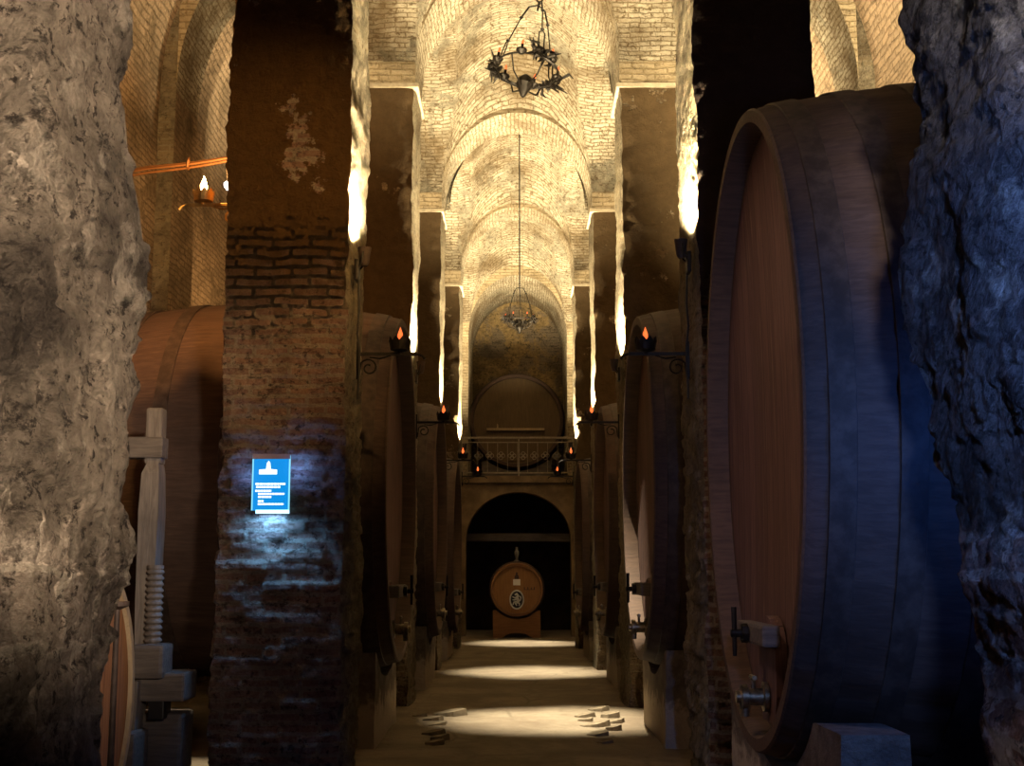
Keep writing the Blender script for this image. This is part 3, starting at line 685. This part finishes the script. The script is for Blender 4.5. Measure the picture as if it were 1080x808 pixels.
# railing
RY = END - .22
rl = empty('iron_railing', (0, RY, BZ), 'black iron balcony railing with scroll circles in front of the balcony tun', 'railing')
zt = P(545, 461.5, RY).z - BZ
mb = MB(); mb.box(-1.36, 1.36, -.02, .02, zt - .03, zt + .015, bev=.006); mb.build('top_rail', M['rail'], rl)
mb = MB(); mb.box(-1.36, 1.36, -.012, .012, zt - .13, zt - .105); mb.build('middle_rail', M['rail'], rl)
mb = MB(); mb.box(-1.36, 1.36, -.015, .015, .07, .10); mb.build('bottom_rail', M['rail'], rl)
for x in (-1.34, 0.03, 1.34):
    mb = MB(); mb.box(x - .016, x + .016, -.016, .016, 0, zt - .02); mb.build('post', M['rail'], rl)
for k in range(11):
    x = -1.34 + 2.68 * (k + .5) / 11
    mb = MB(); mb.tube([(x, 0, .09), (x, 0, zt - .11)], .008, 6); mb.build('baluster', M['rail'], rl)
for k in range(10):
    x = -1.22 + 2.44 * k / 9
    mb = MB()
    for dx, dz in ((-.05, 0), (.05, 0), (0, .05), (0, -.05)):
        mb.tube([(x + dx + .045 * math.cos(a), 0, .50 + dz + .045 * math.sin(a)) for a in np.linspace(0, 2 * PI, 14, endpoint=False)], .009, 5, closed=True)
    mb.build('quatrefoil', M['rail'], rl)

# ------------------------------------------------------------------ uplights, brackets, cables on the pillars
def make_spot():
    r = empty('wall_spotlight', (0, 0, 0), 'x', 'lamp', 'spotlights on the pillar faces')      # wall at x=0, nave towards +x
    mb = MB(); mb.box(-.005, .025, -.07, .07, -.20, -.04, bev=.008); mb.build('wall_plate', M['iron'], r)
    mb = MB(); mb.tube([(.02, -.05, -.10), (.05, -.058, -.06), (.06, -.058, .02)], .008, 6); mb.tube([(.02, .05, -.10), (.05, .058, -.06), (.06, .058, .02)], .008, 6); mb.tube([(.022, -.055, -.10), (.022, .055, -.10)], .008, 6); mb.build('yoke', M['iron'], r)
    mb = MB(); mb.lathe([(-.08, .0), (-.08, .026), (-.05, .038), (.02, .046), (.06, .052), (.06, .045), (.045, .043)], 18, 'z', (.062, 0, 0), caps=False); mb.build('lamp_head', M['hoop'], r, smooth=True)
    mb = MB(); mb.lathe([(.047, 0), (.048, .043)], 18, 'z', (.062, 0, 0), caps=False); mb.build('lens', M['lens'], r)
    return r
def make_bracket(flame=True):
    r = empty('candle_bracket', (0, 0, 0), 'x', 'candle holder', 'wrought iron candle brackets on the pillars')
    mb = MB(); mb.box(0, .018, -.014, .014, -.19, .10, bev=.003); mb.build('wall_bar', M['iron'], r)
    mb = MB(); mb.box(.01, .46, -.012, .012, -.008, .018, bev=.003); mb.tube([(.46, 0, .005), (.50, 0, -.01), (.52, 0, -.035)], [.012, .010, .012], 6); mb.build('arm', M['iron'], r)
    mb = MB(); sp = [(.02, 0, -.17)] + [(.095 + .07 * (1 - k / 26) * math.cos(2.6 - k * .42), 0, -.10 + .07 * (1 - k / 26) * math.sin(2.6 - k * .42)) for k in range(20)]
    mb.tube(sp, .008, 6); mb.tube([(.10, 0, -.02), (.18, 0, -.03), (.26, 0, -.005)], .007, 6); mb.build('scroll', M['iron'], r)
    mb = MB(); cx = .33     # crown cup
    n = 20
    g = [[(cx + q * math.cos(2 * PI * (k % n) / n), q * math.sin(2 * PI * (k % n) / n), z + (.035 if (zi == 3 and k % 2 == 0) else 0)) for k in range(n + 1)] for zi, (z, q) in enumerate(((.02, .02), (.035, .075), (.07, .08), (.10, .088)))]
    mb.grid(g); mb.tube([(cx, 0, .0), (cx, 0, .04)], .02, 8); mb.build('drip_cup', M['iron'], r)
    mb = MB(); mb.lathe([(.035, .0), (.035, .022), (.115, .02), (.115, 0)], 12, 'z', (cx, 0, 0)); mb.build('candle', M['iron'], r)
    mb = MB(); mb.lathe([(.115, .006), (.135, .02), (.16, .019), (.185, .010), (.215, .0)], 10, 'z', (cx, 0, 0), caps=False); mb.build('flame_bulb', M['flame_red'], r, smooth=True)
    return r
def cable(name, label, pts, r=.009, m='cable'):
    mb = MB(); mb.tube(pts, r, 6); o = mb.build(name, M[m], smooth=True); return tag(o, label, 'cable')
S0, B0 = make_spot(), make_bracket()
first = True
ordn = ['', 'first', 'second', 'third', 'last']
WARM = (1.0, .81, .48)
for i in range(1, 5):
    for side, X in (('left', XL), ('right', XR)):
        s = -1 if side == 'left' else 1; xi = X[i] - s * .03; y = PY[i] + .14
        z = P(0, {('left', 1): 270, ('right', 1): 262, ('left', 2): 387, ('right', 2): 385, ('left', 3): 432, ('right', 3): 437, ('left', 4): 471, ('right', 4): 470}[(side, i)], y).z
        a = S0 if first else copy_tree(S0); a.location = (xi, y, z); a.rotation_euler = (0, 0, 0 if s < 0 else PI)
        a['label'] = {1: 'small uplight on the %s pillar closest to the camera, cable hanging below it', 2: 'uplight at the foot of the bright strip on the second %s pillar', 3: 'uplight at the foot of the bright strip on the third %s pillar', 4: 'tiny uplight on the last %s pillar before the balcony'}[i] % side
        zb = P(0, {1: 374, 2: 446, 3: 486, 4: 503}[i], y + .1).z
        b = B0 if first else copy_tree(B0); b.location = (xi, y + .12, zb); b.rotation_euler = (0, 0, 0 if s < 0 else PI)
        b['label'] = {1: 'iron candle bracket with a red flame on the %s pillar closest to the camera', 2: 'iron candle bracket on the second %s pillar down the nave', 3: 'small candle bracket on the third %s pillar down the nave', 4: 'tiny candle bracket on the last %s pillar near the balcony'}[i] % side
        if i == 1:
            cable('power_cable', 'dark cable hanging from the uplight on the %s pillar closest to the camera' % side, [(xi - s * .02, y, z - .16), (xi - s * .025, y + .03, z - .42), (xi - s * .015, y + .02, z - .60), (xi - s * .03, y + .07, zb + .02), (xi - s * .02, y + .06, zb - .35)])
        first = False
        E = {1: 1450, 2: 1950, 3: 2100, 4: 2300}[i]
        light('SPOT', (xi - s * .085, y, z + .08), WARM, E, (xi - s * .2, y + .35, z + 4.2), .03, 130, .35, 'uplight')
# lights thrown down on the aisle floor in pools
for (px, py, e) in ((592, 758, 2300), (566, 708, 2000), (555, 678, 1800)):
    dy = 1
    lo, hi = 5., 40.
    for _ in range(40):
        mid = (lo + hi) / 2
        if P(px, py, mid).z < 0: hi = mid
        else: lo = mid
    q = P(px, py, lo)
    light('SPOT', (q.x - .1, q.y + .5, 7.6), (1, .88, .64), e * 5, (q.x, q.y, 0), .03, 23, 1.0, 'floor_spot')

# ------------------------------------------------------------------ chandeliers
def make_chandelier():
    r = empty('chandelier', (0, 0, 0), 'x', 'chandelier', 'wrought iron ring chandeliers under the vault')
    R = .30
    mb = MB(); mb.tube([(R * math.cos(a), R * math.sin(a), 0) for a in np.linspace(0, 2 * PI, 40, endpoint=False)], .010, 6, closed=True); mb.build('ring', M['iron'], r)
    mb = MB(); mb.tube([(0, 0, .66), (0, 0, .76)], .012, 6); mb.tube([(.03 * math.cos(a), 0, .79 + .03 * math.sin(a)) for a in np.linspace(0, 2 * PI, 14, endpoint=False)], .008, 6, closed=True); mb.build('hook', M['iron'], r)
    for a in (PI * .93, PI * 1.62, PI * .22):
        u = Vector((math.cos(a), math.sin(a), 0)); v = Vector((-u.y, u.x, 0)); mb = MB()
        mb.tube([(0, 0, .72), u * .09 + Vector((0, 0, .70)), u * .15 + Vector((0, 0, .58))], .009, 6)
        mb.tube([u * .15 + Vector((0, 0, .58)), u * .24 + Vector((0, 0, .30))], .007, 6)
        # long open link
        c0 = u * .24 + Vector((0, 0, .32)); c1 = u * R + Vector((0, 0, .02)); d = (c1 - c0)
        mb.tube([c0, c0 + d * .15 + v * .028, c0 + d * .8 + v * .028, c1, c0 + d * .8 - v * .028, c0 + d * .15 - v * .028], .007, 6, closed=True)
        for q in ((u * .15 + Vector((0, 0, .58))), c0): mb.lathe([(-.022, 0), (0, .022), (.022, 0)], 8, 'z', q)
        mb.build('hanger', M['iron'], r)
        # leafy ornament where the hanger meets the ring
        mb = MB()
        for k in range(30):
            rr2 = random.Random(k + int(a * 10)); e = u * (R + rr2.uniform(-.02, .12)) + v * rr2.uniform(-.20, .20) + Vector((0, 0, rr2.uniform(-.10, .10)))
            b0 = u * R + v * rr2.uniform(-.11, .11); mid = (b0 + e) / 2 + Vector((rr2.uniform(-.04, .04), rr2.uniform(-.04, .04), rr2.uniform(-.02, .06)))
            mb.tube([b0, mid, e], [.010, .018, .004], 5)
        mb.build('leaf_scroll', M['iron'], r)
    for k in range(6):
        a = 2 * PI * k / 6 + .3; q = Vector((math.cos(a) * R, math.sin(a) * R, 0)); mb = MB()
        mb.lathe([(-.02, 0), (-.015, .02), (.015, .05), (.03, .052), (.02, .0)], 12, 'z', q); mb.lathe([(.02, .0), (.02, .014), (.09, .013), (.09, 0)], 8, 'z', q); cu = mb.build('candle_cup', M['iron'], r)
        mb = MB(); mb.lathe([(.09, .004), (.105, .013), (.125, .011), (.15, 0)], 8, 'z', q, caps=False); mb.build('flame_bulb', M['flame_red'], cu)
    mb = MB()
    for k in range(6):
        a = 2 * PI * k / 6; mb.tube([(R * math.cos(a), R * math.sin(a), -.01), (R * .75 * math.cos(a), R * .75 * math.sin(a), -.14), (.04 * math.cos(a), .04 * math.sin(a), -.20)], .008, 6)
    mb.lathe([(-.30, 0), (-.28, .025), (-.22, .05), (-.16, .085), (-.10, .07), (-.06, .03), (-.05, 0)], 14); mb.build('basket', M['iron'], r, smooth=True)
    return r
def chain(r, z0, z1):
    mb = MB(); mb.tube([(0, 0, z0), (0, 0, z1)], .014, 6); return mb.build('chain', M['iron'], r)
C1 = make_chandelier(); q = P(556, 74, 11.6); C1.location = q
C1['label'] = 'nearest black iron chandelier hanging at the top centre of the photo'
C2 = copy_tree(C1); q2 = P(548, 338, 23.1); C2.location = q2; C2.rotation_euler = (0, 0, .8); C2.scale = (.85,) * 3
C2['label'] = 'far chandelier on a long chain in front of the balcony tun'
chain(C1, .8, 9.8 - q.z); chain(C2, .8, (9.75 - q2.z) / .85)
C1.rotation_euler = (math.radians(-9), math.radians(9), 0)

# ------------------------------------------------------------------ blue acrylic sign on the near left pillar
SY = PY[1] - .045
a = P(267.5, 480.5, SY); b = P(304.5, 538.5, SY)
sg = empty('acrylic_sign', ((a.x + b.x) / 2, SY, b.z), 'glowing blue acrylic information panel fixed to the left brick pillar', 'sign')
W2 = (b.x - a.x) / 2; H = a.z - b.z
mb = MB(); mb.box(-W2, W2, -.008, 0, 0, H); mb.build('panel', M['acrylic'], sg)
for x in (-W2, W2):
    mb = MB(); mb.box(x - .005, x + .005, -.011, .001, 0, H); mb.build('edge_strip', M['acrylic_edge'], sg)
mb = MB(); mb.box(-W2 - .004, W2 + .004, -.014, .002, H - .026, H + .01); mb.build('top_holder', plain('taupe_metal', (.32, .24, .24), .5, .3, .2), sg)
mb = MB(); mb.box(-W2 + .03, W2 + .004, -.022, .002, -.022, .004); mb.build('led_strip', M['led'], sg)
mb = MB(); fx = lambda u: -W2 + u * 2 * W2; fz = lambda v: H * (1 - v)
mb.prism([(fx(.17), fz(.345)), (fx(.66), fz(.345)), (fx(.66), fz(.26)), (fx(.49), fz(.25)), (fx(.47), fz(.14)), (fx(.43), fz(.10)), (fx(.38), fz(.14)), (fx(.36), fz(.25)), (fx(.17), fz(.26))], -.012, -.008); mb.build('emblem', M['ink'], sg)
rng = random.Random(2)
for (u0, u1, v) in ((.08, .90, .52), (.10, .76, .575), (.08, .52, .645), (.16, .88, .70), (.16, .52, .755), (.16, .32, .83), (.16, .86, .885)):
    mb = MB(); u = u0
    while u < u1:
        wd = rng.uniform(.03, .10); mb.box(fx(u), fx(min(u + wd, u1)), -.0105, -.008, fz(v + .018), fz(v - .018)); u += wd + .012
    mb.build('text_line', M['ink'], sg)
light('AREA', ((a.x + b.x) / 2, SY - .03, b.z - .03), (.16, .46, 1), 9, ((a.x + b.x) / 2, SY + .015, b.z - .6), .15, name='sign_led')
light('POINT', (b.x + .05, SY - .02, a.z - .1), (.14, .32, 1), 2.2, None, .03, name='sign_edge')
light('POINT', (a.x - .05, SY - .02, a.z - .15), (.14, .32, 1), 2.2, None, .03, name='sign_edge')

# ------------------------------------------------------------------ left side bay: candle, lamp, cables, press, vat, iron stand
xo = XL[1] - WOUT
b = copy_tree(B0); zc_ = P(211, 217, 9.9).z; b.location = (xo + .02, 9.9, zc_); b.rotation_euler = (0, 0, PI)
b['label'] = 'glowing candle bracket on the outer side of the left pillar, bright orange flame'
for k in kids(b):
    if k.name.startswith('flame'): fm = MB(); fm.lathe([(.118, .016), (.14, .027), (.165, .029), (.20, .018), (.245, .0)], 12, 'z', (.33, 0, 0), caps=False); fo = fm.build('flame_bulb', M['flame'], smooth=True); k.data = fo.data; bpy.data.objects.remove(fo)
    elif not k.name.startswith('wall'):
        k.data = k.data.copy(); k.data.materials[0] = M['gilt']
light('POINT', (xo - .31, 9.88, zc_ + .262), (1, .46, .13), 230, None, .014, name='candle_glow')
s_ = copy_tree(S0); pz = P(232, 203, 9.7); s_.location = (xo - .03, 9.5, pz.z); s_.rotation_euler = Vector((-.45, -.62, -.64)).to_track_quat('Z', 'Y').to_euler()
s_['label'] = 'small white lit spotlight beside the glowing candle on the left pillar'
for k in kids(s_):
    if k.name.startswith('lens'): k.data = k.data.copy(); k.data.materials[0] = M['lens_white']
light('SPOT', (xo - .2, 9.7, pz.z - .12), (1, .86, .62), 900, (-2.62, 10.15, 0), .04, 20, .8, 'bay_spot')
pa = P(158, 176, 10.62); pb = P(262, 162, 10.33)
def lerp(p, q, t): return p + (q - p) * t
cb = empty('cable_bundle', pb, 'bundle of tan cables slung across the left bay above the glowing candle', 'cable')
for dz, dy in ((.0, 0), (-.045, .012), (-.022, -.02)):
    e0 = pa + (pa - pb) * .8
    mb = MB(); mb.tube([e0 + Vector((0, dy, dz - .03)) - pb] + [lerp(pa, pb, t) - pb + Vector((0, dy, dz * (1 - .5 * t) - .015 * math.sin(PI * t))) for t in np.linspace(0, 1, 9)], .011, 6); mb.build('cable', M['tan_cable'], cb, smooth=True)
mb = MB(); qt = lerp(pa, pb, .4) - pb; mb.tube([qt + Vector((.0, 0, .03)), qt + Vector((.006, -.03, .0)), qt + Vector((0, -.03, -.05)), qt + Vector((-.006, .02, -.06))], .012, 6); mb.build('cable_tie', M['tan_cable'], cb)
# old screw press
YP = 9.35
def PP(x, y, Y=YP): return P(x, y, Y)
q0 = PP(165, 800)
pr = empty('wine_press', (q0.x, YP, 0), 'old grey wooden screw press standing by the left stone pillar', 'press')
def loc(v): return Vector((v.x - q0.x, v.y - YP, v.z))
def pbox(name, x0, x1, y0, y1, d0, d1, m, bev=.015, Y=YP):
    a = loc(PP(x0, y0, Y)); b = loc(PP(x1, y1, Y)); mb = MB(); mb.box(a.x, b.x, d0, d1, min(a.z, b.z), max(a.z, b.z), bev=bev); return mb.build(name, M[m], pr)
# tall tapering upright, leaning a little
mb = MB(); g = []
for (xa, xb, y, d) in ((146, 160, 720, .11), (147, 165, 640, .11), (150, 171, 540, .10), (153, 171, 500, .09), (159, 170, 487, .07)):
    a = loc(PP(xa, y)); b = loc(PP(xb, y)); g.append([(a.x, -d, a.z), (b.x, -d, b.z), (b.x, d, b.z), (a.x, d, a.z), (a.x, -d, a.z)])
mb.grid(g); mb.face(g[0][:4]); mb.face(g[-1][:4]); mb.build('upright_beam', M['grey_wood'], pr)
pbox('upright_head', 157, 172, 431, 490, -.07, .07, 'grey_wood', .02)
pbox('head_crossbar', 120, 175, 462, 484, -.10, .06, 'grey_wood_h', .012)
# threaded screw
a = loc(PP(169, 600)); b_ = loc(PP(169, 684)); R0 = 8.5 * YP / F
mb = MB(); prof = [(b_.z - .08, R0 * .8)]; nth = 13
for k in range(nth):
    z0 = b_.z + (a.z - b_.z) * k / nth; z1 = b_.z + (a.z - b_.z) * (k + 1) / nth; prof += [(z0, R0 * .82), (z0 + (z1 - z0) * .35, R0 * 1.08), (z0 + (z1 - z0) * .55, R0 * 1.08), (z1 - .001, R0 * .82)]
prof += [(a.z, R0), (a.z + .025, R0), (a.z + .025, 0)]
mb.lathe(prof, 20, 'z', (a.x, -.12, 0)); mb.build('screw', M['grey_wood'], pr, smooth=True, angle=math.radians(20))
pbox('nut_block', 148, 180, 678, 714, -.22, .06, 'grey_wood_h', .03)
pbox('lower_beam', 150, 200, 708, 738, -.16, .2, 'grey_wood_h', .02)
pbox('screw_foot', 162, 178, 736, 757, -.14, .06, 'black', .01)
mb = MB(); g = []
for (xa, xb, y) in ((133, 152, 767), (142, 156, 716)):
    a = loc(PP(xa, y)); b2 = loc(PP(xb, y)); g.append([(a.x, -.24, a.z), (b2.x, -.24, b2.z), (b2.x, .0, b2.z), (a.x, .0, a.z), (a.x, -.24, a.z)])
mb.grid(g); mb.face(g[0][:4]); mb.face(g[1][:4]); mb.build('front_brace', M['grey_wood'], pr)
def fbox(name, x0, x1, y0, d0, d1, m, bev=.03):
    a = loc(PP(x0, y0)); b = loc(PP(x1, y0)); mb = MB(); mb.box(a.x, b.x, d0, d1, -.0, a.z, bev=bev); return mb.build(name, M[m], pr)
fbox('base_block', 121, 160, 766, -.42, -.05, 'grey_wood_h'); fbox('base_block', 140, 194, 752, -.04, .3, 'grey_wood_h')
# round vat seen edge on
vz = P(140, 658, 7.6).z; vr = .78
v = empty('wooden_vat', (-2.29, 7.0, 0), 'round vat with a pale rim and orange boards behind the left stone pillar', 'barrel', rz=PI)
def vring(x, q): return [(x, math.cos(2 * PI * (m % 64) / 64) * q, vr + .02 + math.sin(2 * PI * (m % 64) / 64) * q) for m in range(65)]
mb = MB(); mb.grid([vring(.0, vr), vring(.35, vr * 1.06), vring(.9, vr)]); mb.build('staves', M['vat_head'], v, smooth=True)
mb = MB(); mb.grid([vring(.0, vr), vring(-.015, vr - .005), vring(-.015, vr - .05), vring(.012, vr - .055)]); mb.build('chime_rim', M['vat_rim'], v, smooth=True, angle=math.radians(30))
mb = MB(); mb.grid([vring(.01, (vr - .053) * q) for q in np.linspace(0, 1, 5)]); mb.build('head', M['vat_head'], v)
for hx in (.06, .25, .65):
    mb = MB(); mb.grid([vring(hx, vr * (1 + .06 * math.sin(min(1, hx / .7) * PI / 2)) + .004), vring(hx + .05, vr * (1 + .06 * math.sin(min(1, (hx + .05) / .7) * PI / 2)) + .006)]); mb.build('hoop', M['iron'], v)
mb = MB()
q = P(124, 637, 6.2); st = empty('iron_stand', (q.x, 6.2, 0), 'thin rusty iron rod stand with a disc top beside the left stone pillar', 'stand')
mb.tube([(0, 0, .02), (0, 0, q.z - .02)], [.018, .014], 8); mb.build('rod', M['hoop'], st)
mb = MB(); mb.lathe([(q.z - .03, 0), (q.z - .025, .02), (q.z - .01, .055), (q.z + .012, .055), (q.z + .015, 0)], 16); mb.build('disc_top', M['hoop'], st)
mb = MB(); mb.lathe([(0, .13), (.015, .13), (.025, .03), (.03, 0)], 18); mb.build('foot', M['hoop'], st)

# loose flagstone pieces by the cradle walls
ri = random.Random(9); n = 0
for (px, py, nn, side) in ((700, 742, 9, 'right'), (440, 735, 7, 'left')):
    put = []
    for k in range(400):
        if len(put) >= nn: break
        X = (.98 + ri.uniform(-.30, .22)) * (1 if side == 'right' else -1); Y = ri.uniform(11.6, 14.6); rad = ri.uniform(.08, .19)
        if any(math.hypot(X - u, Y - v) < (rad + w_) * 1.2 for u, v, w_ in put) or abs(X) + rad * 1.25 > 1.2: continue
        put.append((X, Y, rad)); m = ri.randint(5, 7); a0 = ri.uniform(0, 6)
        poly = [(math.cos(a0 + 2 * PI * j / m) * rad * ri.uniform(.7, 1.2), math.sin(a0 + 2 * PI * j / m) * rad * ri.uniform(.7, 1.2)) for j in range(m)]
        hh = ri.uniform(.008, .03); mb = MB(); A_ = [(x, y, -.035) for x, y in poly]; B_ = [(x * .9, y * .9, hh + x * .15) for x, y in poly]
        mb.face(A_); mb.face(B_)
        for j in range(m): mb.face([A_[j], A_[(j + 1) % m], B_[(j + 1) % m], B_[j]])
        o = mb.build('broken_flagstone', M['rubble']); o.location = (X, Y, 0)
        tag(o, 'broken flat stone among the rubble along the foot of the %s cradle wall' % side, 'stone', 'rubble at the foot of the %s cradle wall' % side)

# ------------------------------------------------------------------ lights of the room and added fill lights
light('SPOT', (1.0, .6, 2.9), (1, .80, .60), 4200, (-1.75, 4.0, 2.85), .2, 46, .8, 'front_lamp_left')
light('SPOT', (.75, .4, 3.6), (1, .86, .74), 1150, (1.86, 3.9, 3.45), .10, 24, .9, 'front_lamp_right')
light('SPOT', (.75, .4, 1.8), (1, .82, .80), 1000, (1.88, 3.9, .75), .10, 15, .9, 'front_lamp_right')
light('SPOT', (-.2, -.3, 2.8), (1, .76, .58), 340, (-2.5, 9.3, 1.5), .15, 18, .9, 'press_fill')  # unseen fill added to brighten the press and near left pillar
light('SPOT', (-.3, .0, 2.2), (1, .62, .36), 260, (1.45, 9.3, 1.5), .1, 13, .9, 'pier_fill')  # unseen warm fill added on the lower bricks of the right pillar
# blue lit panel just outside the right edge, plus unseen blue light added for glare on the staves
light('SPOT', (1.0, 2.2, 2.3), (.20, .38, 1), 420, (1.76, 3.9, 2.3), .08, 72, 1.0, 'blue_glow')
light('POINT', (2.15, 4.98, 2.0), (.05, .2, 1), 30, None, .06, name='blue_glow')
# unseen fills added to light the head and top of the great tun
light('SPOT', (-1.15, 6.2, 4.7), (1, .70, .55), 120, (1.4, 7.7, 2.2), .15, 62, .8, 'tun_head_fill')
light('SPOT', (.2, 1.0, 4.8), (1, .75, .5), 170, (1.9, 8.2, 4.2), .2, 30, .9, 'tun_top_fill')
# right aisle uplights, then unseen orange fills added on the left aisle wall
light('SPOT', (2.35, 10.1, 4.0), WARM, 4500, (4.3, 14.9, 7.3), .06, 70, .8, 'aisle_spot')
light('SPOT', (2.6, 17.0, 4.2), WARM, 2600, (4.3, 18.0, 7.3), .06, 90, .8, 'aisle_spot')
light('SPOT', (-3.2, 11.2, 5.2), (1, .60, .24), 420, (-4.2, 16.0, 7.6), .06, 80, .8, 'aisle_spot')
light('SPOT', (-2.7, 16.6, 4.4), (1, .60, .25), 160, (-4.3, 17.8, 6.8), .06, 100, .8, 'aisle_spot')
# unseen orange spot added for lens flare over the near left pillar
light('SPOT', (.9, 5.3, 5.4), (1, .58, .20), 1150, (-1.9, 9.3, 4.0), .08, 40, .9, 'orange_wash')
# alcove and end of the aisle
light('SPOT', (-1.0, END + 2.35, 5.6), (1, .72, .34), 420, (-.5, END + 3.2, 7.6), .06, 100, .8, 'alcove_light')
light('SPOT', (.0, 27.6, 6.6), (1, .74, .45), 85, (0, 31.0, 2.2), .08, 40, .9, 'end_spot')
for s in (-1, 1): light('SPOT', (s * 1.05, 29.6, 4.0), WARM, 1500, (s * .5, 30.0, 9.0), .04, 110, .9, 'uplight')  # unseen uplight pair added to brighten the farthest vault
